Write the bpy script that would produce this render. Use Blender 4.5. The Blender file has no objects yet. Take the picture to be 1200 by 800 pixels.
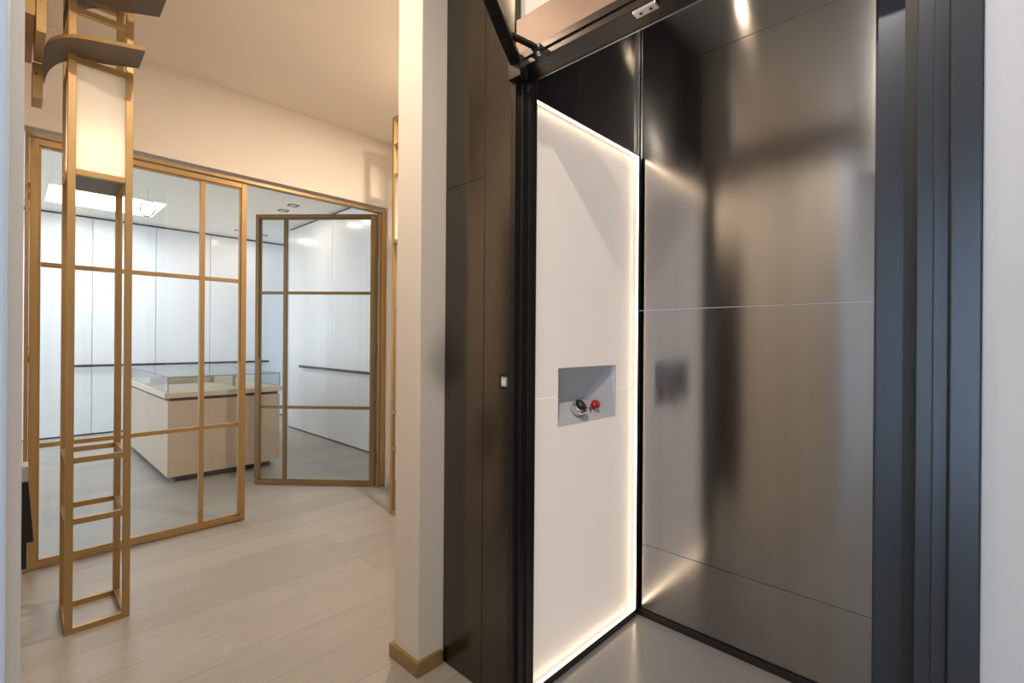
import bpy, bmesh, math
from mathutils import Vector, Matrix

C = bpy.context.scene.collection
R = math.radians

# ---------------------------------------------------------------- camera
F = 564.0                      # focal length in pixels of a 1200 px wide frame
YAW = R(43.76)
cam_d = bpy.data.cameras.new('camera')
cam_d.sensor_width = 36.0
cam_d.lens = F * 36.0 / 1200.0
cam_d.shift_y = -1.6 / 1200.0
cam_d.clip_start = 0.02
cam = bpy.data.objects.new('camera', cam_d)
C.objects.link(cam)
fw = Vector((math.cos(YAW), math.sin(YAW), 0))
rt = Vector((math.sin(YAW), -math.cos(YAW), 0))
up = Vector((0, 0, 1))
m3 = Matrix((rt, up, -fw)).transposed() @ Matrix.Rotation(R(0.42), 3, 'Z')
cam.matrix_world = Matrix.Translation((0, 0, 1.3)) @ m3.to_4x4()
bpy.context.scene.camera = cam

# ---------------------------------------------------------------- world, exposure
sc = bpy.context.scene
w = bpy.data.worlds.new('sky'); sc.world = w
w.use_nodes = True
w.node_tree.nodes['Background'].inputs[0].default_value = (0.62, 0.76, 1.0, 1)
w.node_tree.nodes['Background'].inputs[1].default_value = 1.0
sc.view_settings.view_transform = 'Standard'
sc.view_settings.look = 'None'
sc.view_settings.gamma = 1.0
sc.view_settings.use_curve_mapping = False
sc.view_settings.exposure = 0.0

WARM = (1.0, 0.82, 0.62)
DAY = (0.62, 0.78, 1.0)


def area(name, loc, direction, sx, sy, power, color, spread=180):
    l = bpy.data.lights.new(name, 'AREA')
    l.shape = 'RECTANGLE'; l.size = sx; l.size_y = sy
    l.energy = power; l.color = color; l.spread = R(spread)
    o = bpy.data.objects.new(name, l); C.objects.link(o)
    o.location = loc
    o.rotation_euler = Vector(direction).to_track_quat('-Z', 'Y').to_euler()
    return o


# daylight lamps at skylight and entrance, plus unseen fill added for the back room
area('daylight_skylight', (0.79, 7.45, 3.13), (0, 0, -1), 1.0, 0.9, 43, (0.88, 0.94, 1.0))
area('fill_back_room_window', (-1.56, 6.2, 1.5), (1, 0, 0), 3.6, 2.2, 20, (0.80, 0.90, 1.0))
area('fill_back_room_side', (4.46, 7.6, 1.5), (-1, 0, 0), 1.4, 2.2, 26, (0.55, 0.76, 1.0))  # added fill lamp, the wall behind it has no opening
area('daylight_entrance', (-2.55, -0.6, 1.25), (1, 0, 0), 1.9, 2.1, 16, (0.42, 0.66, 1.0))


# ---------------------------------------------------------------- materials
def mat(name, col, rough=0.5, metal=0.0, spec=0.5, emit=None, es=0.0, bump=None, coat=0.0):
    m = bpy.data.materials.new(name); m.use_nodes = True
    nt = m.node_tree; b = nt.nodes['Principled BSDF']
    b.inputs['Base Color'].default_value = (*col, 1)
    b.inputs['Roughness'].default_value = rough
    b.inputs['Metallic'].default_value = metal
    b.inputs['Specular IOR Level'].default_value = spec
    if coat: b.inputs['Coat Weight'].default_value = coat
    if emit:
        b.inputs['Emission Color'].default_value = (*emit, 1)
        b.inputs['Emission Strength'].default_value = es
    # faint procedural variation in tone and finish
    tc = nt.nodes.new('ShaderNodeTexCoord')
    mp = nt.nodes.new('ShaderNodeMapping')
    sc3, amt = bump if bump else ((6, 6, 6), 0.04)
    mp.inputs['Scale'].default_value = sc3
    nz = nt.nodes.new('ShaderNodeTexNoise'); nz.inputs['Scale'].default_value = 1.0
    nz.inputs['Detail'].default_value = 4
    nt.links.new(tc.outputs['Object'], mp.inputs[0]); nt.links.new(mp.outputs[0], nz.inputs['Vector'])
    mr = nt.nodes.new('ShaderNodeMapRange')
    mr.inputs['To Min'].default_value = 1 - amt; mr.inputs['To Max'].default_value = 1 + amt
    nt.links.new(nz.outputs['Fac'], mr.inputs['Value'])
    mx = nt.nodes.new('ShaderNodeVectorMath'); mx.operation = 'SCALE'
    mx.inputs[0].default_value = col
    nt.links.new(mr.outputs[0], mx.inputs['Scale'])
    nt.links.new(mx.outputs[0], b.inputs['Base Color'])
    return m


def glass_mat(name, tint=(0.96, 0.98, 0.98), blend=0.0):
    m = bpy.data.materials.new(name); m.use_nodes = True
    nt = m.node_tree; nt.nodes.clear()
    out = nt.nodes.new('ShaderNodeOutputMaterial')
    tr = nt.nodes.new('ShaderNodeBsdfTransparent'); tr.inputs[0].default_value = (*tint, 1)
    gl = nt.nodes.new('ShaderNodeBsdfGlossy'); gl.inputs['Roughness'].default_value = 0.01
    fr = nt.nodes.new('ShaderNodeFresnel'); fr.inputs['IOR'].default_value = 1.45
    ms = nt.nodes.new('ShaderNodeMixShader')
    ge = nt.nodes.new('ShaderNodeNewGeometry'); mr = nt.nodes.new('ShaderNodeMapRange')   # thin sheet: same reflectance from both faces
    mr.inputs['To Min'].default_value = 1.45; mr.inputs['To Max'].default_value = 1 / 1.45
    nt.links.new(ge.outputs['Backfacing'], mr.inputs['Value']); nt.links.new(mr.outputs[0], fr.inputs['IOR'])
    nt.links.new(fr.outputs[0], ms.inputs[0]); nt.links.new(tr.outputs[0], ms.inputs[1])
    nt.links.new(gl.outputs[0], ms.inputs[2]); nt.links.new(ms.outputs[0], out.inputs[0])
    return m


def frosted_mat(name, col):
    m = bpy.data.materials.new(name); m.use_nodes = True
    nt = m.node_tree; nt.nodes.clear()
    out = nt.nodes.new('ShaderNodeOutputMaterial')
    tl = nt.nodes.new('ShaderNodeBsdfTranslucent'); tl.inputs[0].default_value = (*col, 1)
    df = nt.nodes.new('ShaderNodeBsdfDiffuse'); df.inputs[0].default_value = (*col, 1)
    ms = nt.nodes.new('ShaderNodeMixShader'); ms.inputs[0].default_value = 0.5
    nt.links.new(tl.outputs[0], ms.inputs[1]); nt.links.new(df.outputs[0], ms.inputs[2])
    nt.links.new(ms.outputs[0], out.inputs[0])
    return m


def plank_mat(name, c1, c2, groove, width, length, rough):
    m = bpy.data.materials.new(name); m.use_nodes = True
    nt = m.node_tree; b = nt.nodes['Principled BSDF']
    tc = nt.nodes.new('ShaderNodeTexCoord')
    br = nt.nodes.new('ShaderNodeTexBrick')
    br.inputs['Scale'].default_value = 1.0
    br.inputs['Brick Width'].default_value = length
    br.inputs['Row Height'].default_value = width
    br.inputs['Mortar Size'].default_value = 0.0016
    br.inputs['Mortar Smooth'].default_value = 0.3
    br.inputs['Color1'].default_value = (*c1, 1); br.inputs['Color2'].default_value = (*c2, 1)
    br.inputs['Mortar'].default_value = (*groove, 1)
    br.offset = 0.37
    nt.links.new(tc.outputs['Object'], br.inputs['Vector'])
    mp = nt.nodes.new('ShaderNodeMapping'); mp.inputs['Scale'].default_value = (1.6, 14, 14)
    nz = nt.nodes.new('ShaderNodeTexNoise'); nz.inputs['Scale'].default_value = 1.5
    nz.inputs['Detail'].default_value = 6; nz.inputs['Distortion'].default_value = 0.6
    nt.links.new(tc.outputs['Object'], mp.inputs[0]); nt.links.new(mp.outputs[0], nz.inputs['Vector'])
    mr = nt.nodes.new('ShaderNodeMapRange')
    mr.inputs['To Min'].default_value = 0.86; mr.inputs['To Max'].default_value = 1.14
    nt.links.new(nz.outputs['Fac'], mr.inputs['Value'])
    vm = nt.nodes.new('ShaderNodeVectorMath'); vm.operation = 'SCALE'
    nt.links.new(br.outputs['Color'], vm.inputs[0]); nt.links.new(mr.outputs[0], vm.inputs['Scale'])
    nt.links.new(vm.outputs[0], b.inputs['Base Color'])
    b.inputs['Roughness'].default_value = rough
    return m


M = {}
M['plaster'] = mat('warm_white_plaster', (0.80, 0.745, 0.68), 0.85, bump=((3, 3, 3), 0.015))
M['ceiling'] = mat('white_ceiling_paint', (0.86, 0.79, 0.70), 0.9, bump=((3, 3, 3), 0.015))
M['white'] = mat('white_cabinet_lacquer', (0.82, 0.82, 0.83), 0.35, bump=((2, 2, 2), 0.01))
M['wardrobe'] = mat('white_gloss_front', (0.80, 0.81, 0.83), 0.22, bump=((2, 2, 2), 0.01))
M['daylit_lining'] = mat('daylight_tinted_door_lining', (0.66, 0.76, 0.92), 0.4)  # blue of the daylight on this lining is put into its colour
M['floor'] = plank_mat('greyed_oak_planks', (0.305, 0.282, 0.255), (0.36, 0.332, 0.30), (0.17, 0.155, 0.14), 0.24, 2.3, 0.42)
M['brass'] = mat('brushed_brass_paint', (0.39, 0.255, 0.11), 0.4, 0.5, bump=((40, 40, 3), 0.05))
M['bronze'] = mat('bronze_door_metal', (0.25, 0.165, 0.075), 0.38, 0.55, bump=((40, 40, 3), 0.05))
M['oak'] = mat('pale_oak_veneer', (0.56, 0.44, 0.335), 0.5, bump=((30, 30, 1.5), 0.12))
M['oak_light'] = mat('light_oak_top', (0.66, 0.54, 0.42), 0.45, bump=((1.5, 30, 30), 0.10))
M['black'] = mat('matt_black', (0.006, 0.006, 0.006), 0.5)
M['darkgrey'] = mat('dark_plinth', (0.06, 0.055, 0.05), 0.6)
M['glass'] = glass_mat('clear_glass')
M['case_glass'] = glass_mat('display_case_glass', (0.93, 0.96, 0.97))
M['glass_edge'] = mat('polished_glass_edge', (0.10, 0.16, 0.16), 0.2)
M['frost'] = frosted_mat('frosted_opal_glass', (0.84, 0.82, 0.78))
M['tile'] = mat('dark_satin_wall_panel', (0.39, 0.385, 0.385), 0.17, 1.0, 0.5, bump=((14, 14, 0.6), 0.10))
M['side'] = mat('dark_bronze_cladding', (0.125, 0.112, 0.10), 0.20, 1.0, 0.5, bump=((14, 14, 0.6), 0.10))
M['fascia'] = mat('brown_fascia_panel', (0.25, 0.165, 0.115), 0.45, 0.2)
M['gloss_black'] = mat('black_gloss_panel', (0.016, 0.014, 0.013), 0.05, 0.0, 0.7)
M['frame_dark'] = mat('dark_powder_coated_steel', (0.05, 0.047, 0.045), 0.28, 0.7)
M['jamb'] = mat('daylight_tinted_steel', (0.065, 0.072, 0.085), 0.30, 0.8, bump=((60, 60, 1), 0.08))  # blue in the base colour stands in for reflected daylight
M['header'] = mat('dark_satin_rail', (0.05, 0.04, 0.034), 0.3, 0.6)
M['lift_floor'] = mat('grey_satin_lift_floor', (0.34, 0.33, 0.32), 0.22, 0.1, bump=((5, 5, 5), 0.03))
M['panel'] = mat('backlit_white_panel', (0.80, 0.75, 0.72), 0.45, emit=(1.0, 0.84, 0.72), es=0.34, bump=((3, 3, 3), 0.01))
M['led'] = mat('warm_led_strip', (1, 0.9, 0.8), 0.5, emit=(1.0, 0.74, 0.48), es=8)
M['lamp'] = mat('lit_lamp_diffuser', (1, 0.95, 0.9), 0.5, emit=(1.0, 0.80, 0.55), es=10)
M['niche'] = mat('brushed_steel_niche', (0.74, 0.75, 0.80), 0.4, 0.0)
M['chrome'] = mat('polished_chrome', (0.75, 0.74, 0.73), 0.12, 1.0)
M['dial'] = mat('dark_dial_glass', (0.015, 0.03, 0.04), 0.3, 0.0, 0.25)
M['red'] = mat('red_plastic', (0.55, 0.015, 0.03), 0.3)
M['silver'] = mat('satin_silver', (0.6, 0.6, 0.6), 0.3, 0.8)
M['daylit_white'] = mat('daylight_tinted_wall_white', (0.57, 0.585, 0.62), 0.8, bump=((3, 3, 3), 0.01))  # bluish daylight on the wall is put into its colour
M['brown_door'] = mat('added_brown_door', (0.10, 0.08, 0.06), 0.45)
M['dark_door'] = mat('added_dark_door', (0.014, 0.013, 0.012), 0.5)
M['pale'] = mat('pale_button_face', (0.72, 0.72, 0.68), 0.35)
M['plateunder'] = mat('shaded_plate_underside', (0.15, 0.12, 0.09), 0.5, 0.3)  # shade under the plates is put into this darker colour
M['groove'] = mat('shadow_gap', (0.22, 0.22, 0.22), 0.7)
M['sky_pane'] = mat('daylight_sky', (0.9, 0.95, 1), 0.5, emit=(0.78, 0.9, 1.0), es=1.6)


def brush(m, amount):
    """vertically brushed finish: reflections stretch up and down"""
    nt = m.node_tree; b = nt.nodes['Principled BSDF']
    tg = nt.nodes.new('ShaderNodeTangent'); tg.direction_type = 'RADIAL'; tg.axis = 'Z'
    b.inputs['Anisotropic'].default_value = amount
    b.inputs['Anisotropic Rotation'].default_value = 0.25
    nt.links.new(tg.outputs[0], b.inputs['Tangent'])


brush(M['tile'], 0.85); brush(M['side'], 0.8)


# ---------------------------------------------------------------- mesh helpers
def box(bm, a, b, bev=0.0, mi=0):
    x0, x1 = sorted((a[0], b[0])); y0, y1 = sorted((a[1], b[1])); z0, z1 = sorted((a[2], b[2]))
    t = bmesh.new()
    v = [t.verts.new(p) for p in ((x0, y0, z0), (x1, y0, z0), (x1, y1, z0), (x0, y1, z0),
                                  (x0, y0, z1), (x1, y0, z1), (x1, y1, z1), (x0, y1, z1))]
    for f in ((0, 3, 2, 1), (4, 5, 6, 7), (0, 1, 5, 4), (1, 2, 6, 5), (2, 3, 7, 6), (3, 0, 4, 7)):
        t.faces.new([v[i] for i in f]).material_index = mi
    if bev:
        bmesh.ops.bevel(t, geom=t.edges[:], offset=bev, segments=2, affect='EDGES', profile=0.6)
    merge(bm, t)


def merge(bm, t, mtx=None):
    if mtx is not None: bmesh.ops.transform(t, matrix=mtx, verts=t.verts)
    mp = {}
    for v in t.verts: mp[v] = bm.verts.new(v.co)
    for f in t.faces:
        nf = bm.faces.new([mp[v] for v in f.verts]); nf.material_index = f.material_index; nf.smooth = f.smooth
    t.free()


def cyl(bm, p0, p1, r0, r1=None, n=24, caps=True, bev=0):
    r1 = r0 if r1 is None else r1
    p0 = Vector(p0); p1 = Vector(p1); d = p1 - p0
    t = bmesh.new()
    bmesh.ops.create_cone(t, cap_ends=caps, segments=n, radius1=r0, radius2=r1, depth=d.length)
    for f in t.faces: f.smooth = len(f.verts) == 4
    q = d.to_track_quat('Z', 'Y').to_matrix().to_4x4()
    merge(bm, t, Matrix.Translation((p0 + p1) / 2) @ q)


def lathe(bm, prof, n=32, mtx=None):
    t = bmesh.new(); rings = []
    for r, z in prof:
        rings.append([t.verts.new((r * math.cos(2 * math.pi * i / n), r * math.sin(2 * math.pi * i / n), z)) for i in range(n)])
    for k in range(len(rings) - 1):
        for i in range(n):
            f = t.faces.new((rings[k][i], rings[k][(i + 1) % n], rings[k + 1][(i + 1) % n], rings[k + 1][i])); f.smooth = True
    if prof[0][0] > 1e-5: t.faces.new(rings[0][::-1])
    if prof[-1][0] > 1e-5: t.faces.new(rings[-1])
    merge(bm, t, mtx)


def prism(bm, pts, z0, z1):
    t = bmesh.new()
    a = [t.verts.new((x, y, z0)) for x, y in pts]; b = [t.verts.new((x, y, z1)) for x, y in pts]
    t.faces.new(a[::-1]); t.faces.new(b)
    n = len(pts)
    for i in range(n): t.faces.new((a[i], a[(i + 1) % n], b[(i + 1) % n], b[i]))
    bmesh.ops.recalc_face_normals(t, faces=t.faces)
    merge(bm, t)


def obj(name, bm, material, parent=None, label=None):
    me = bpy.data.meshes.new(name)
    bmesh.ops.recalc_face_normals(bm, faces=bm.faces)
    bm.to_mesh(me); bm.free()
    for m in (material if isinstance(material, (list, tuple)) else [material]): me.materials.append(m)
    o = bpy.data.objects.new(name, me); C.objects.link(o)
    if parent: o.parent = parent
    if label: o['label'] = label
    return o


def bxo(name, boxes, material, parent=None, bev=0.0, label=None):
    bm = bmesh.new()
    for a, b in boxes: box(bm, a, b, bev)
    o = obj(name, bm, material, parent, label)
    return o


def tag(o, label, cat, group=None):
    o['label'] = label; o['category'] = cat
    if group: o['group'] = group
    return o


def thing(name, label, cat, loc=(0, 0, 0), group=None):
    o = bpy.data.objects.new(name, None); C.objects.link(o)
    o.location = loc; o.empty_display_size = 0.1
    return tag(o, label, cat, group)


def struct(name, boxes, material, bev=0.0, parent=None):
    o = bxo(name, boxes, material, parent, bev)
    if not parent: o['kind'] = 'structure'
    return o


# ================================================================ SETTING
HC = 3.02      # hall ceiling
FC = 2.90      # back room ceiling
TX = 2.08      # lift back wall
CY = 1.165     # lift control wall
FX = 1.22      # lift front plane
PY = 3.78      # partition plane

struct('floor', [((-2.8, -2.4, -0.1), (4.8, 9.0, 0)),], M['floor'])
struct('ceiling', [((-2.8, -2.4, HC), (1.2, 3.80, HC + 0.12)), ((1.2, 1.5, HC), (2.6, 3.80, HC + 0.12)), ((1.2, -2.4, HC), (2.6, -0.1, HC + 0.12))], M['ceiling'])
# back room ceiling with a skylight opening
o = struct('ceiling_back_room', [((-1.6, 3.80, FC), (4.5, 7.0, FC + 0.12)), ((-1.6, 7.0, FC), (0.28, 7.9, FC + 0.12)),
                                 ((1.30, 7.0, FC), (4.5, 7.9, FC + 0.12)), ((-1.6, 7.9, FC), (4.5, 8.7, FC + 0.12)),
                                 ((0.22, 6.95, FC + 0.12), (0.28, 7.95, FC + 0.3)), ((1.30, 6.95, FC + 0.12), (1.36, 7.95, FC + 0.3)),
                                 ((0.28, 6.95, FC + 0.12), (1.30, 7.0, FC + 0.3)), ((0.28, 7.9, FC + 0.12), (1.30, 7.95, FC + 0.3))],
           M['ceiling'])
sk = struct('window_1', [((0.24, 6.97, FC + 0.30), (1.34, 7.93, FC + 0.31))], M['sky_pane'])
# hall left wall: its near end closes the left of the view
WL = 0.0096
struct('wall_left', [((-0.2, 0.72, 0), (WL, PY, HC))], M['plaster'])
struct('trim_1', [((-0.22, 0.66, 0), (-0.0013, 0.72, HC))], M['daylit_lining'], 0.003)
# unseen dark door added in the left wall to darken the lift cladding's reflections
struct('added_door_1', [((WL - 0.03, 1.36, 0.005), (WL + 0.004, 2.40, 2.12))], M['dark_door'], 0.002)
# hall right wall and the column end of the cross wall
struct('wall_right', [((2.36, 1.71, 0), (2.5, PY, HC))], M['plaster'])
struct('wall_column', [((1.10, 1.545, 0), (2.5, 1.71, HC))], M['plaster'], 0.003)
struct('baseboard_column', [((1.085, 1.53, 0), (1.21, 1.545, 0.055)), ((1.085, 1.545, 0), (1.10, 1.725, 0.055)),
                            ((1.10, 1.71, 0), (2.36, 1.725, 0.055))], M['brass'], 0.001)
struct('baseboard_right', [((2.345, 1.725, 0), (2.36, PY - 0.08, 0.055))], M['brass'], 0.001)
# wall over the partition
struct('wall_front', [((-0.2, 3.725, 2.45), (2.5, 3.86, HC + 0.1)), ((2.302, 3.725, 0), (2.5, 3.86, 2.45)),
                      ((-0.2, 3.74, 0), (0.045, 3.86, 2.45))], M['plaster'])
# entrance zone behind the camera
struct('wall_entrance', [((-2.7, -2.2, 0), (-2.6, -1.6, HC)), ((-2.7, 0.4, 0), (-2.6, 0.9, HC)),
                         ((-2.7, -1.6, 2.35), (-2.6, 0.4, HC)), ((-2.7, -1.6, 0), (-2.6, 0.4, 0.12)),
                         ((-2.6, 0.72, 0), (-0.2, 0.86, HC)), ((-2.7, -2.35, 0), (2.4, -2.2, HC))], M['plaster'])
struct('added_door_2', [((-2.6, 0.42, 0.0), (-2.57, 0.715, 2.5))], M['brown_door'], 0.002)  # unseen dark door added to darken the lift back wall's reflection
struct('window_2', [((-2.66, -1.6, 0.12), (-2.64, 0.4, 2.35))], M['sky_pane'])
struct('wall_lift_front', [((1.21, -2.2, 0), (1.34, -0.012, HC))], M['daylit_white'])
struct('wall_pier', [((1.25, 1.0, 2.285), (1.33, 1.165, HC))], M['plaster'])
# back room walls
struct('wall_back', [((-1.6, 8.5, 0), (4.5, 8.62, FC))], M['white'])
struct('wall_back_room_left', [((-1.7, 3.86, 0), (-1.6, 4.4, FC)), ((-1.7, 8.0, 0), (-1.6, 8.6, FC)),
                               ((-1.7, 4.4, 2.6), (-1.6, 8.0, FC)), ((-1.7, 4.4, 0), (-1.6, 8.0, 0.4)),
                               ((-1.6, 3.80, 0), (-0.2, 3.86, FC))], M['white'])
struct('added_window_3', [((-1.66, 4.4, 0.4), (-1.64, 8.0, 2.6))], M['sky_pane'])  # unseen window added to brighten the back room
struct('wall_back_room_right', [((2.84, 7.28, 0), (2.9, 7.3, FC)), ((2.5, 3.80, 0), (4.6, 3.86, FC)), ((4.5, 3.86, 0), (4.6, 8.6, FC))],
       M['white'])

# ---------------------------------------------------------------- fitted wardrobe fronts in the back room
wb = thing('wardrobe_wall', 'row of tall white flush wardrobe fronts across the far wall of the back room', 'wardrobe', (0.76, 8.5, 0))
joints = [-1.6, -0.6, 0.08, 0.76, 1.45, 2.13, 2.81, 3.49, 4.5]
for i in range(len(joints) - 1):
    bxo('door', [((joints[i] + 0.003 - 0.76, -0.03, 0.02), (joints[i + 1] - 0.003 - 0.76, 0, FC - 0.025))], M['wardrobe'], wb, 0.001)
bxo('shadow_gap', [((-1.6 - 0.76, -0.012, FC - 0.025), (4.5 - 0.76, 0, FC))], M['darkgrey'], wb)
bxo('shadow_gap', [((-1.6 - 0.76, -0.012, 0), (4.5 - 0.76, 0, 0.02))], M['darkgrey'], wb)
wr = thing('wardrobe_run', 'tall white flush wardrobe fronts beyond the open glazed door on the right', 'wardrobe', (2.84, 3.9, 0))
jr = [0.0, 0.75, 2.0, 3.36]
for i in range(3):
    bxo('door', [((0, jr[i] + 0.003, 0.02), (0.03, jr[i + 1] - 0.003, FC - 0.025))], M['wardrobe'], wr, 0.001)
bxo('shadow_gap', [((0.018, 0, FC - 0.025), (0.03, 3.36, FC))], M['darkgrey'], wr)
bxo('shadow_gap', [((0.018, 0, 0), (0.03, 3.36, 0.02))], M['darkgrey'], wr)
bxo('carcass', [((0.03, 0, 0), (0.06, 3.38, FC))], M['white'], wr)


def rail(name, label, p0, p1, n):
    t = thing(name, label, 'rail', (p0[0], p0[1], p0[2]))
    d = Vector(p1) - Vector(p0); L = d.length; d.normalize()
    along_x = abs(d.x) > 0.5
    bm = bmesh.new()
    if along_x: box(bm, (0, -0.008, -0.016), (L, 0.008, 0.016), 0.003)
    else: box(bm, (-0.008, 0, -0.016), (0.008, L, 0.016), 0.003)
    obj('bar', bm, M['darkmetal'], t)
    for k in range(n):
        s = 0.08 + (L - 0.16) * k / (n - 1)
        bm = bmesh.new()
        if along_x: cyl(bm, (s, 0, 0), (s, 0.04, 0), 0.008, n=12)
        else: cyl(bm, (0, s, 0), (0.045, s, 0), 0.008, n=12)
        obj('bracket', bm, M['darkmetal'], t)


M['darkmetal'] = mat('dark_grey_metal', (0.10, 0.10, 0.10), 0.35, 0.7)
rail('wall_rail', 'thin dark rail along the far white wardrobe fronts', (0.55, 8.43, 0.92), (2.98, 8.43, 0.92), 4)
rail('wall_rail', 'thin dark rail along the wardrobe fronts seen through the open door', (2.795, 4.6, 0.915), (2.795, 6.78, 0.915), 3)


# ================================================================ GLAZED PARTITION
def beam(name, boxes, m, parent, bev=0.002): return bxo(name, boxes, m, parent, bev)


fr = thing('door_frame', 'brass outer frame around the double glazed doors under the hall wall', 'door frame', (0.055, PY, 0))
beam('jamb', [((0, -0.03, 0), (0.017, 0.03, 2.43))], M['brass'], fr)
beam('jamb', [((2.205, -0.03, 0), (2.245, 0.03, 2.43)), ((2.185, -0.012, 0), (2.205, 0.03, 2.408))], M['brass'], fr)
beam('head', [((0.017, -0.03, 2.408), (2.205, 0.03, 2.43))], M['brass'], fr)

LW = 1.075; LH = 2.40


def leaf(name, label, m, loc, rot, flip):
    """hinge at x=0, leaf towards +x; narrow pane at the free edge"""
    t = thing(name, label, 'door', loc); t.rotation_euler = (0, 0, rot)
    z0 = 0.008; d = 0.022; s = 0.034
    mul = LW - 0.265
    beam('stile', [((0, -d, z0), (s, d, LH)), ((s, -d * .5, z0 + s), (s + 0.01, d * .5, LH - s))], m, t)
    beam('stile', [((LW - s, -d, z0), (LW, d, LH)), ((LW - s - 0.01, -d * .5, z0 + s), (LW - s, d * .5, LH - s))], m, t)
    beam('top_rail', [((s, -d, LH - s), (LW - s, d, LH)), ((s + 0.01, -d * .5, LH - s - 0.01), (LW - s - 0.01, d * .5, LH - s))], m, t)
    beam('bottom_rail', [((s, -d, z0), (LW - s, d, z0 + s)), ((s + 0.01, -d * .5, z0 + s), (LW - s - 0.01, d * .5, z0 + s + 0.01))], m, t)
    beam('mullion', [((mul - 0.014, -d * .8, z0 + s + 0.011), (mul + 0.014, d * .8, LH - s - 0.011))], m, t)
    for z in (0.69, 1.705):
        beam('glazing_bar', [((s + 0.011, -d * .6, z - 0.013), (mul - 0.015, d * .6, z + 0.013)),
                             ((mul + 0.015, -d * .6, z - 0.013), (LW - s - 0.011, d * .6, z + 0.013))], m, t)
    hy = -d - 0.003
    beam('pull_handle', [((LW - s - 0.016, hy - 0.014, 0.06), (LW - s - 0.002, hy + 0.006, 1.13)),
                         ((LW - s - 0.002, hy - 0.014, 0.06), (LW - s + 0.004, hy + 0.003, 1.13))], m, t)
    zs = [z0 + s + 0.011, 0.676, 0.704, 1.691, 1.719, LH - s - 0.011]
    for k in (0, 2, 4):
        for x0, x1 in ((s + 0.011, mul - 0.015), (mul + 0.015, LW - s - 0.011)):
            bxo('pane', [((x0, -0.0005, zs[k]), (x1, 0.0005, zs[k + 1]))], M['glass'], t)
    for z in (0.25, 1.2, 2.1):
        bm = bmesh.new(); cyl(bm, (-0.004, -d - 0.004, z - 0.045), (-0.004, -d - 0.004, z + 0.045), 0.006, n=12)
        obj('hinge', bm, m, t)
    return t


cl = leaf('glazed_door', 'closed brass framed glass door leaf standing behind the near brass tower', M['brass'], (0.074, PY, 0), 0, False)
cl.scale = (1.021, 1, 1)
a = math.atan2(4.585 - PY, 1.525 - 2.236)
dl = leaf('glazed_door', 'open bronze framed glass door leaf swung into the back room', M['bronze'], (2.236, PY + 0.035, 0), a, True)
dl.scale = (1, -1, 1)


# ================================================================ BRASS TOWERS
TW, TD, TH = 0.225, 0.315, 2.95
PS = 0.027


def tower(label, group=None):
    t = thing('brass_tower', label, 'floor lamp', (0, 0, 0))
    for x in (0, TW - PS):
        for y in (0, TD - PS):
            bxo('post', [((x, y, 0), (x + PS, y + PS, TH))], M['brass'], t, 0.0015)
    def ring(z, h=0.025):
        bxo('rung', [((PS, 0.001, z), (TW - PS, PS - 0.001, z + h)), ((PS, TD - PS + 0.001, z), (TW - PS, TD - 0.001, z + h)),
                     ((0.001, PS, z), (PS - 0.001, TD - PS, z + h)), ((TW - PS + 0.001, PS, z), (TW - 0.001, TD - PS, z + h))], M['brass'], t, 0.001)
    for z in (0.0, 0.477, 0.745, 2.012, 2.50, 2.72, 2.925): ring(z)
    bxo('lamp_tray', [((PS, PS, 2.014), (TW - PS, TD - PS, 2.022))], M['plateunder'], t)
    sh = bxo('lamp_shade', [((PS, 0.010, 2.037), (TW - PS, 0.014, 2.50)), ((PS, TD - 0.014, 2.037), (TW - PS, TD - 0.010, 2.50)),
                            ((0.010, PS, 2.037), (0.014, TD - PS, 2.50)), ((TW - 0.014, PS, 2.037), (TW - 0.010, TD - PS, 2.50))],
             M['frost'], t, 0)
    bm = bmesh.new(); lathe(bm, [(0.0, 2.022), (0.03, 2.022), (0.034, 2.04), (0.03, 2.062), (0.0, 2.07)], 20,
                            Matrix.Translation((TW / 2, TD / 2, 0)))
    obj('bulb', bm, M['lamp'], t)
    return t


def tower_light(x, y, p):
    l = bpy.data.lights.new('tower_lamp_light', 'POINT'); l.energy = p; l.color = WARM; l.shadow_soft_size = 0.03
    o = bpy.data.objects.new('tower_lamp_light', l); C.objects.link(o); o.location = (x, y, 2.10)


t1 = tower('tall near brass framework tower with frosted lamp box and curved shelves')
t1.location = (0.17, 2.835, 0)
tower_light(0.17 + TW / 2, 2.835 + TD / 2, 3.6)
t2 = t1.copy(); C.objects.link(t2)
t2['label'] = 'far brass framework tower mostly hidden behind the white wall end'
for c in list(t1.children):
    d = c.copy(); C.objects.link(d); d.parent = t2
t2.location = (1.965, 2.815, 0)
tower_light(1.965 + TW / 2, 2.815 + TD / 2, 3.6)


# curved shelf plates carried by the near tower (coordinates relative to the tower foot)
def smooth(pts, n=8):
    out = []
    for i in range(len(pts) - 1):
        p0 = Vector(pts[max(i - 1, 0)]); p1 = Vector(pts[i]); p2 = Vector(pts[i + 1]); p3 = Vector(pts[min(i + 2, len(pts) - 1)])
        for k in range(n):
            u = k / n
            out.append(0.5 * ((2 * p1) + (p2 - p0) * u + (2 * p0 - 5 * p1 + 4 * p2 - p3) * u * u + (3 * p1 - p0 - 3 * p2 + p3) * u ** 3))
    out.append(Vector(pts[-1])); return out


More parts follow.
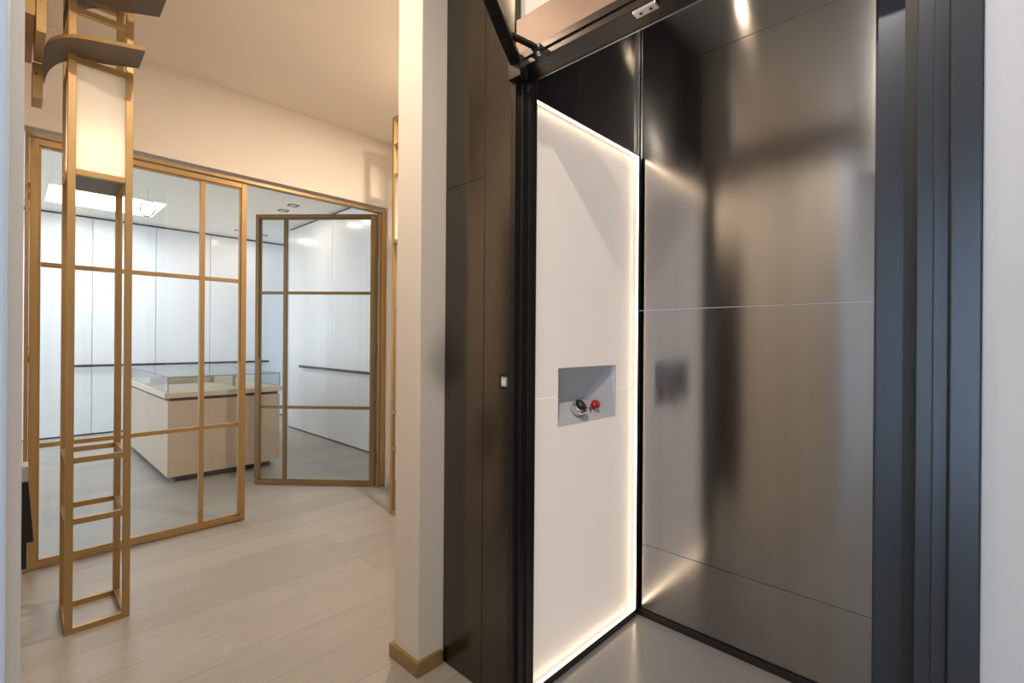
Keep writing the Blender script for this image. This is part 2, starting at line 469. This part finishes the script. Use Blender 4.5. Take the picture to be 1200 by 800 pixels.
def shelf(dx, dy, z, name='curved_shelf'):
    near = smooth([(.40, 2.585), (.28, 2.635), (.19, 2.68), (.14, 2.735), (.108, 2.82), (.098, 2.93), (.098, 3.10)])
    far = smooth([(.405, 2.775), (.30, 2.84), (.21, 2.895), (.155, 2.975), (.128, 3.07), (.116, 3.16), (.110, 3.30)])
    bm = bmesh.new(); t = bmesh.new(); n = len(near)
    vs = []
    for a_, b_ in zip(near, far):
        vs.append([t.verts.new((p.x + dx - .17, p.y + dy - 2.835, zz)) for p, zz in ((a_, z), (b_, z), (b_, z + .016), (a_, z + .016))])
    for i in range(n - 1):
        for j in range(4):
            f = t.faces.new((vs[i][j], vs[i + 1][j], vs[i + 1][(j + 1) % 4], vs[i][(j + 1) % 4]))
            f.material_index = 0 if j == 0 else 1
    t.faces.new(vs[0][::-1]).material_index = 1; t.faces.new(vs[-1]).material_index = 1
    bmesh.ops.recalc_face_normals(t, faces=t.faces)
    merge(bm, t)
    return obj(name, bm, [M['plateunder'], M['brass']], t1)


shelf(0, 0, 2.535); shelf(0.065, -0.07, 2.77)
for a_, b_, h in (((.068, 2.745, 2.54), (.098, 3.06, 2.93), 1), ((.065, 3.07, 2.38), (.10, 3.20, 2.54), 2), ((WL, 2.75, 2.60), (.066, 3.25, 2.93), 0)):
    bm = bmesh.new()
    box(bm, (a_[0] - .17, a_[1] - 2.835, a_[2]), (b_[0] - .17, b_[1] - 2.835, b_[2]), 0.0015)
    bk = obj('wall_bracket', bm, M['brass'], t1)
    if h:
        bm = bmesh.new(); zc = a_[2] + 0.13 if h == 1 else a_[2] + 0.11
        xc = (a_[0] + b_[0]) / 2 - .17 - 0.004; yc = a_[1] - 2.835
        cyl(bm, (xc, yc - 0.002, zc), (xc, yc + 0.001, zc), 0.0045, n=12)
        obj('screw', bm, M['black'], bk)

# black case on the hall's left wall
bc = thing('wall_case', 'small black wall case with a silver cap beside the brass door frame', 'wall fixture', (WL, 2.5, 0.45))
prof = [(0.0, 0.0), (0.028, 0.0), (0.028, 0.075), (0.041, 0.075), (0.030, 0.255), (0.0, 0.255)]
bm = bmesh.new(); t = bmesh.new()
A = [t.verts.new((x, 0, z)) for x, z in prof]; B = [t.verts.new((x, 0.10, z)) for x, z in prof]
t.faces.new(A); t.faces.new(B[::-1])
for i in range(len(prof)): t.faces.new((A[i], B[i], B[(i + 1) % 6], A[(i + 1) % 6]))
merge(bm, t); obj('body', bm, M['black'], bc)
bc.scale = (1.37, 1, 1.25)
bxo('cap', [((0, -0.004, 0.255), (0.030, 0.10, 0.30))], M['silver'], bc, 0.002)

# ================================================================ DISPLAY COUNTER
X0, X1, Y0, Y1 = 0.97, 1.92, 5.13, 7.25
dc = thing('display_counter', 'pale oak display counter with a glass case top in the back room', 'counter', (X0, Y0, 0))
LX, LY = X1 - X0, Y1 - Y0
bxo('plinth', [((0.07, 0.07, 0), (LX - 0.07, LY - 0.07, 0.06))], M['darkgrey'], dc)
bxo('body', [((0, 0, 0.06), (LX, LY, 0.735))], M['oak'], dc, 0.002)
bxo('shadow_gap', [((0.015, 0.015, 0.735), (LX - 0.015, LY - 0.015, 0.765))], M['darkgrey'], dc)
bxo('worktop', [((-0.03, -0.03, 0.765), (LX + 0.05, LY + 0.03, 0.812))], M['oak_light'], dc, 0.002)
g = 0.006; zt, zb = 0.945, 0.8125
for bxs in ([((0, 0, zb), (LX, g, zt))], [((0, LY - g, zb), (LX, LY, zt))], [((0, g, zb), (g, LY - g, zt))], [((LX - g, g, zb), (LX, LY - g, zt))],
            [((0, 0, zt), (LX, LY, zt + g))]):
    bxo('case_glass', bxs, M['case_glass'], dc)
bxo('glass_edge', [((-0.001, -0.001, zt), (LX + 0.001, 0.001, zt + g)), ((-0.001, 0, zt), (0.001, LY, zt + g)), ((LX - .001, 0, zt), (LX + 0.001, LY, zt + g)),
                   ((-0.002, -0.002, zb), (0.003, 0.003, zt)), ((LX - 0.003, -0.002, zb), (LX + 0.002, 0.003, zt)), ((0, LY - .001, zt), (LX, LY + .001, zt + g))],
    M['glass_edge'], dc)
bxo('divider', [((0.03, 0.95, zb), (LX - 0.35, 0.98, 0.90))], M['oak_light'], dc, 0.001)
bxo('divider', [((LX - 0.35, 0.30, zb), (LX - 0.32, 0.98, 0.925))], M['oak_light'], dc, 0.001)


# ================================================================ CEILING LAMPS
def downlight(x, y, z, power, label, color, r=0.045, square=False, group=None, emit=True):
    t = thing('downlight', label, 'ceiling light', (x, y, z), group)
    bm = bmesh.new()
    if square:
        for a_, b_ in (((-r, -r, -0.004), (r, -r + .012, 0)), ((-r, r - .012, -0.004), (r, r, 0)), ((-r, -r + .012, -0.004), (-r + .012, r - .012, 0)),
                       ((r - .012, -r + .012, -0.004), (r, r - .012, 0))): box(bm, a_, b_)
        obj('trim_frame', bm, M['black'], t)
        bxo('diffuser', [((-r * .45, -r * .45, -0.003), (r * .45, r * .45, -0.0005))], M['pale'], t)
    else:
        lathe(bm, [(r, 0), (r, -0.004), (r * .8, -0.006), (r * .75, -0.001)], 28)
        obj('trim_ring', bm, M['black'], t)
        bm = bmesh.new(); lathe(bm, [(0.0, -0.002), (r * .75, -0.002)], 28); obj('diffuser', bm, M['lamp'], t)
    if power:
        l = bpy.data.lights.new('downlight_beam', 'AREA'); l.shape = 'DISK'; l.size = r * 1.4; l.energy = power; l.color = color
        o = bpy.data.objects.new('downlight_beam', l); C.objects.link(o); o.location = (x, y, z - 0.012)
    return t


HL = (1.0, 0.80, 0.60)  # round hall and entrance downlights are unseen lamps added as fill
downlight(0.30, 0.33, HC, 24, 'unseen added ceiling downlight nearest the lift doorway', (1.0, 0.87, 0.74))
downlight(0.45, 1.75, HC, 14, 'unseen added hall downlight nearest the white wall end', HL)
downlight(1.85, 2.45, HC, 34, 'unseen added hall downlight above the far tower', HL)
downlight(-0.7, -0.5, HC, 2.5, 'unseen added ceiling downlight in front of the lift', (1.0, 0.80, 0.60))
downlight(1.62, 0.85, 2.99, 0.2, 'round downlight in the lift ceiling', (1.0, 0.82, 0.64), 0.03)


def ceil_at(px, py, z):
    y_h = 394 + (px - 11) * 0.0075
    D = (z - 1.3) * F / (y_h - py); L = D * (px - 600) / F
    p = fw * D + rt * L
    return p.x, p.y


for (px, py, lb) in ((331, 246.5, 'square recessed ceiling spot left of the pair by the open door'),
                     (342.5, 240.5, 'square recessed ceiling spot right of the pair by the open door'),
                     (309, 275.5, 'small square ceiling spot just left of the open door frame'),
                     (278, 269.5, 'small square ceiling spot seen in the narrow upper pane')):
    x, y = ceil_at(px, py, FC)
    downlight(x, y, FC - 0.0005, 3, lb, HL, 0.055 if px > 320 else 0.04, True)

# hanging ring
x, y = ceil_at(181, 238, FC)
p = fw * 5.2 + rt * (5.2 * (172 - 600) / F)
hr = thing('ring_lamp', 'thin silver ring hanging below the skylight', 'pendant', (p.x, p.y, 1.3 + (395.2 - 249) / F * 5.2 + 0.045))
bm = bmesh.new(); t = bmesh.new()
Rr, rr, n, k = 0.085, 0.006, 40, 8
vs = [[t.verts.new(((Rr + rr * math.cos(2 * math.pi * j / k)) * math.cos(2 * math.pi * i / n), rr * math.sin(2 * math.pi * j / k),
                    (Rr + rr * math.cos(2 * math.pi * j / k)) * math.sin(2 * math.pi * i / n))) for j in range(k)] for i in range(n)]
for i in range(n):
    for j in range(k):
        f = t.faces.new((vs[i][j], vs[(i + 1) % n][j], vs[(i + 1) % n][(j + 1) % k], vs[i][(j + 1) % k])); f.smooth = True
merge(bm, t, Matrix.Rotation(R(-50), 4, 'Z')); obj('ring', bm, M['darkmetal'], hr)
bm = bmesh.new(); cyl(bm, (0, 0, Rr), (0, 0, FC - hr.location.z), 0.002, n=8); obj('cord', bm, M['silver'], hr)

# ================================================================ LIFT
struct('floor_lift', [((FX, -0.2, 0.0), (TX, CY, 0.004))], M['lift_floor'])
struct('ceiling_lift', [((1.20, -0.25, 2.99), (TX + 0.1, CY + 0.16, 3.06))], M['ceiling'])
lb = thing('lift_back_wall', 'dark satin panelled back wall of the lift with horizontal joints', 'wall panel', (TX, 0, 0))
zj = [0.035, 0.34, 1.445, 2.55, 2.99]
for i in range(4):
    bxo('panel', [((0, -0.2, zj[i] + 0.001), (0.03, CY + 0.03, zj[i + 1] - 0.001))], M['tile'], lb, 0.0008)
bxo('skirting', [((-0.012, -0.2, 0.004), (0.03, CY - 0.01, 0.033))], M['frame_dark'], lb, 0.001)
struct('wall_lift_side', [((1.45, -0.24, 0), (TX + 0.03, -0.2, 2.99))], M['tile'])
struct('wall_lift_control', [((1.23, CY + 0.09, 0), (TX + 0.03, CY + 0.16, 2.99))], M['frame_dark'])

cp = thing('control_wall', 'glowing white lift control panel framed in dark metal', 'control panel', (1.30, CY, 0))
GX0, GX1 = 0.0, 0.745          # 1.30 .. 2.045
NX0, NX1, NZ0, NZ1 = 1.478 - 1.30, 1.893 - 1.30, 0.966, 1.19
ZT, ZB, ZS = 2.165, 0.04, 1.083
# panel in two sheets (seam through the niche)
bxo('panel_sheet', [((GX0, 0, ZS + 0.0012), (NX0, 0.012, NZ1)), ((NX1, 0, ZS + 0.0012), (GX1, 0.012, NZ1)), ((GX0, 0, NZ1), (GX1, 0.012, ZT))],
    M['panel'], cp)
bxo('panel_sheet', [((GX0, 0, NZ0), (NX0, 0.012, ZS - 0.0012)), ((NX1, 0, NZ0), (GX1, 0.012, ZS - 0.0012)), ((GX0, 0, ZB), (GX1, 0.012, NZ0))],
    M['panel'], cp)
bxo('led_strip', [((GX0, -0.022, ZT), (GX1, -0.014, ZT + 0.004)), ((GX0, -0.022, ZB - 0.004), (GX1, -0.014, ZB)),
                  ((GX1, -0.022, ZB), (GX1 + 0.004, -0.015, ZT))], M['led'], cp, label='warm glowing light strip')
bxo('frame', [((GX0, -0.024, ZT + 0.004), (GX1 + 0.004, 0.012, ZT + 0.012)), ((GX0, -0.024, 0.006), (GX1 + 0.004, 0.012, ZB - 0.004)),
              ((GX1 + 0.004, -0.024, 0.006), (GX1 + 0.014, 0.012, ZT + 0.012))], M['frame_dark'], cp, 0.001)
bxo('upper_panel', [((GX0 - 0.02, 0, ZT + 0.013), (GX1 + 0.03, 0.012, 2.99))], M['gloss_black'], cp, label='black gloss panel')
bxo('corner_trim', [((GX1 + 0.018, -0.012, 0.035), (GX1 + 0.026, 0.0, 2.99))], M['silver'], cp)
bxo('light_return', [((GX0, -0.0138, ZT + 0.0005), (GX1, 0, ZT + 0.0038)), ((GX0, -0.0138, ZB - 0.0038), (GX1, 0, ZB - 0.0005)),
                     ((GX1 + 0.0005, -0.0148, ZB), (GX1 + 0.0038, 0, ZT))], M['panel'], cp)
# niche
bm = bmesh.new(); t = bmesh.new()
f_ = [(NX0, 0, NZ0), (NX1, 0, NZ0), (NX1, 0, NZ1), (NX0, 0, NZ1)]
r_ = [(NX0 + 0.0, 0.075, NZ0 + 0.085), (NX1 - 0.14, 0.075, NZ0 + 0.085), (NX1 - 0.008, 0.022, NZ1 - 0.004), (NX0 + 0.0, 0.03, NZ1 - 0.004)]
A = [t.verts.new(v) for v in f_]; B = [t.verts.new(v) for v in r_]
for i in range(4): t.faces.new((A[i], A[(i + 1) % 4], B[(i + 1) % 4], B[i]))
t.faces.new((B[0], B[1], B[2])); t.faces.new((B[0], B[2], B[3]))
merge(bm, t)
ni = obj('niche', bm, M['niche'], cp, label='recessed steel niche')
nl = [((NX0 - .003, -0.0015, NZ0 - .003), (NX1 + .003, 0.002, NZ0)), ((NX0 - .003, -0.0015, NZ1), (NX1 + .003, 0.002, NZ1 + .003)),
      ((NX0 - .003, -0.0015, NZ0), (NX0, 0.002, NZ1)), ((NX1, -0.0015, NZ0), (NX1 + .003, 0.002, NZ1))]
bxo('niche_rim', nl, M['niche'], ni)
# slope normal of the niche floor
ns = Vector((0, -0.085, 0.075)).normalized()


def on_slope(x, f):   # f 0 front .. 1 back
    return Vector((x, 0.075 * f, NZ0 + 0.085 * f))


q = Vector((-0.18, -0.65, 0.72)).normalized().to_track_quat('Z', 'Y').to_matrix().to_4x4()
mk = Matrix.Translation(on_slope(NX0 + 0.165, 0.42)) @ q
bm = bmesh.new(); lathe(bm, [(0.0, -0.004), (0.024, -0.004), (0.024, 0.004), (0.033, 0.008), (0.034, 0.041), (0.032, 0.045), (0.028, 0.045), (0.027, 0.043), (0.0, 0.043)], 36, mk)
kn = obj('dial_knob', bm, M['chrome'], cp, label='round chrome dial')
bm = bmesh.new(); lathe(bm, [(0.0, 0.0435), (0.0265, 0.0435), (0.026, 0.044), (0.0, 0.0442)], 32, mk); obj('dial_face', bm, M['dial'], kn)
bm = bmesh.new(); t = bmesh.new(); box(t, (-0.0015, 0.0, 0.0443), (0.0015, 0.014, 0.0448)); box(t, (-0.008, -0.0015, 0.0443), (0.0, 0.0015, 0.0448)); merge(bm, t, mk)
obj('dial_marking', bm, M['pale'], kn)
mk = Matrix.Translation(on_slope(NX0 + 0.255, 0.42)) @ q
bm = bmesh.new(); lathe(bm, [(0.0, -0.002), (0.010, -0.002), (0.010, 0.006), (0.007, 0.009), (0.0, 0.009)], 24, mk); obj('key_lock', bm, M['chrome'], cp)
mk = Matrix.Translation(on_slope(NX0 + 0.295, 0.48)) @ q
bm = bmesh.new()
lathe(bm, [(0.0, -0.002), (0.011, -0.002), (0.011, 0.008), (0.009, 0.010), (0.009, 0.012), (0.018, 0.015), (0.0205, 0.024), (0.018, 0.031), (0.0, 0.033)], 28, mk)
t = bmesh.new(); box(t, (-0.026, -0.005, 0.014), (0.0, 0.005, 0.026), 0.002); merge(bm, t, mk)
obj('red_knob', bm, M['red'], cp, label='small red knob')

# side cladding left of the lift door, with call button
sp = thing('lift_side_cladding', 'dark bronze cladding between the white wall end and lift doorway', 'wall panel', (FX, CY, 0))
bxo('panel', [((0, 0.149 + 0.001, 0.003), (0.03, 0.379, 1.905)), ((0, 0.149 + 0.001, 1.907), (0.03, 0.379, HC))], M['side'], sp, 0.0006)
bxo('panel', [((0, 0.001, 0.003), (0.03, 0.149 - 0.001, HC))], M['side'], sp, 0.0006)
cb = thing('call_button', 'small square pale call button on the dark cladding beside the lift', 'button', (FX, 1.200, 1.152))
bxo('plate', [((-0.002, -0.035, -0.028), (0.0, 0.027, 0.028))], M['frame_dark'], cb)
bxo('button', [((-0.007, -0.0145, -0.017), (-0.002, 0.0145, 0.017))], M['silver'], cb, 0.001)
bxo('button_face', [((-0.008, -0.0095, -0.012), (-0.007, 0.0095, 0.012))], M['pale'], cb)

# lift door frame
lf = thing('lift_door_frame', 'dark metal lift door frame around the opening', 'door frame', (FX, 0, 0))
bm = bmesh.new()
box(bm, (0.0, 1.125, 0.004), (0.078, 1.163, 2.232), 0.003)
box(bm, (-0.022, 1.138, 0.004), (0.0, 1.163, 2.232), 0.002)
box(bm, (0.03, 1.118, 0.004), (0.042, 1.126, 2.232), 0.002)
obj('hinge_post', bm, M['frame_dark'], lf)
bxo('header', [((-0.012, 0.033, 2.232), (0.08, 1.163, 2.285)), ((-0.018, 0.033, 2.255), (-0.012, 1.163, 2.275))], M['header'], lf, 0.002)
bxo('fascia', [((0.005, -0.01, 2.285), (0.02, 1.163, 2.42))], M['fascia'], lf, label='brown fascia above the header')
bxo('lower_lip', [((0.077, 0.033, 2.229), (0.081, 1.12, 2.232))], M['silver'], lf)
# right jamb profiles
bxo('jamb', [((0.19, 0.108, 0.004), (0.23, 0.166, 2.85)), ((0.23, 0.12, .004), (0.26, 0.174, 2.85))], M['jamb'], lf, 0.002, label='innermost blue-grey jamb profile')
bxo('jamb', [((0.06, 0.057, 0.004), (0.10, 0.0845, 2.9)), ((0.04, 0.034, .004), (0.06, 0.058, 2.9))], M['jamb'], lf, 0.002)
bxo('jamb', [((-0.02, -0.0105, 0.004), (0.02, 0.031, 3.0))], M['jamb'], lf, 0.002, label='outermost wide blue-grey jamb profile')
bxo('jamb_seal', [((0.10, 0.03, 0.004), (0.19, 0.108, 2.9)), ((0.02, -0.01, 0.004), (0.06, 0.034, 3.0)), ((0.10, -0.01, .004), (.23, 0.03, 3.0))], M['black'], lf)
bkt = bxo('bracket', [((-0.008, 0.63, 2.222), (0.020, 0.70, 2.232))], M['silver'], lf, 0.002)
for yy in (0.65, 0.68):
    bm = bmesh.new(); cyl(bm, (0.006, yy, 2.221), (0.006, yy, 2.2225), 0.005, n=14); obj('screw_hole', bm, M['black'], bkt)
bxo('threshold', [((-0.01, 0.03, 0.004), (0.06, 1.12, 0.010))], M['silver'], lf, 0.001)


def arm(bm, p0, p1, wd, ht):
    p0 = Vector(p0); p1 = Vector(p1); d = p1 - p0
    t = bmesh.new(); box(t, (-d.length / 2, -wd / 2, -ht / 2), (d.length / 2, wd / 2, ht / 2), 0.002)
    merge(bm, t, Matrix.Translation((p0 + p1) / 2) @ d.to_track_quat('X', 'Z').to_matrix().to_4x4())


dcx = thing('door_closer', 'black jointed door closer arm reaching out over the lift opening', 'door closer', (1.19, 1.10, 2.24))
L0 = Vector((1.19, 1.10, 2.24))
Hp = Vector((1.195, 1.135, 2.25))
dirn = Vector((0.917 - 1.2, 0.984 - 1.15, 0)).normalized()
bm = bmesh.new(); arm(bm, Hp - L0, Hp + dirn * 0.62 - L0, 0.040, 0.020)
obj('main_arm', bm, M['frame_dark'], dcx)
El = Hp + dirn * 0.14
Br = Vector((1.17, 1.02, 2.232))
bm = bmesh.new(); arm(bm, El + Vector((0, 0, 0.015)) - L0, Br + Vector((0, 0, 0.01)) - L0, 0.022, 0.010)
fa = obj('forearm', bm, M['header'], dcx)
bm = bmesh.new(); cyl(bm, El - L0 + Vector((0, 0, -0.014)), El - L0 + Vector((0, 0, 0.028)), 0.012, n=20); obj('elbow_pin', bm, M['frame_dark'], dcx)
bxo('shoe', [((1.16 - 1.19, 1.0 - 1.10, 2.222 - 2.24), (1.208 - 1.19, 1.045 - 1.10, 2.245 - 2.24))], M['frame_dark'], dcx, 0.002)
bm = bmesh.new(); cyl(bm, Br - L0 + Vector((-0.002, -0.01, -0.018)), Br - L0 + Vector((-0.002, -0.01, 0.0)), 0.007, n=16); obj('bolt', bm, M['chrome'], dcx)
bxo('pivot_block', [((-0.01, 0.0, -0.05), (0.03, 0.06, 0.02))], M['frame_dark'], dcx, 0.003)
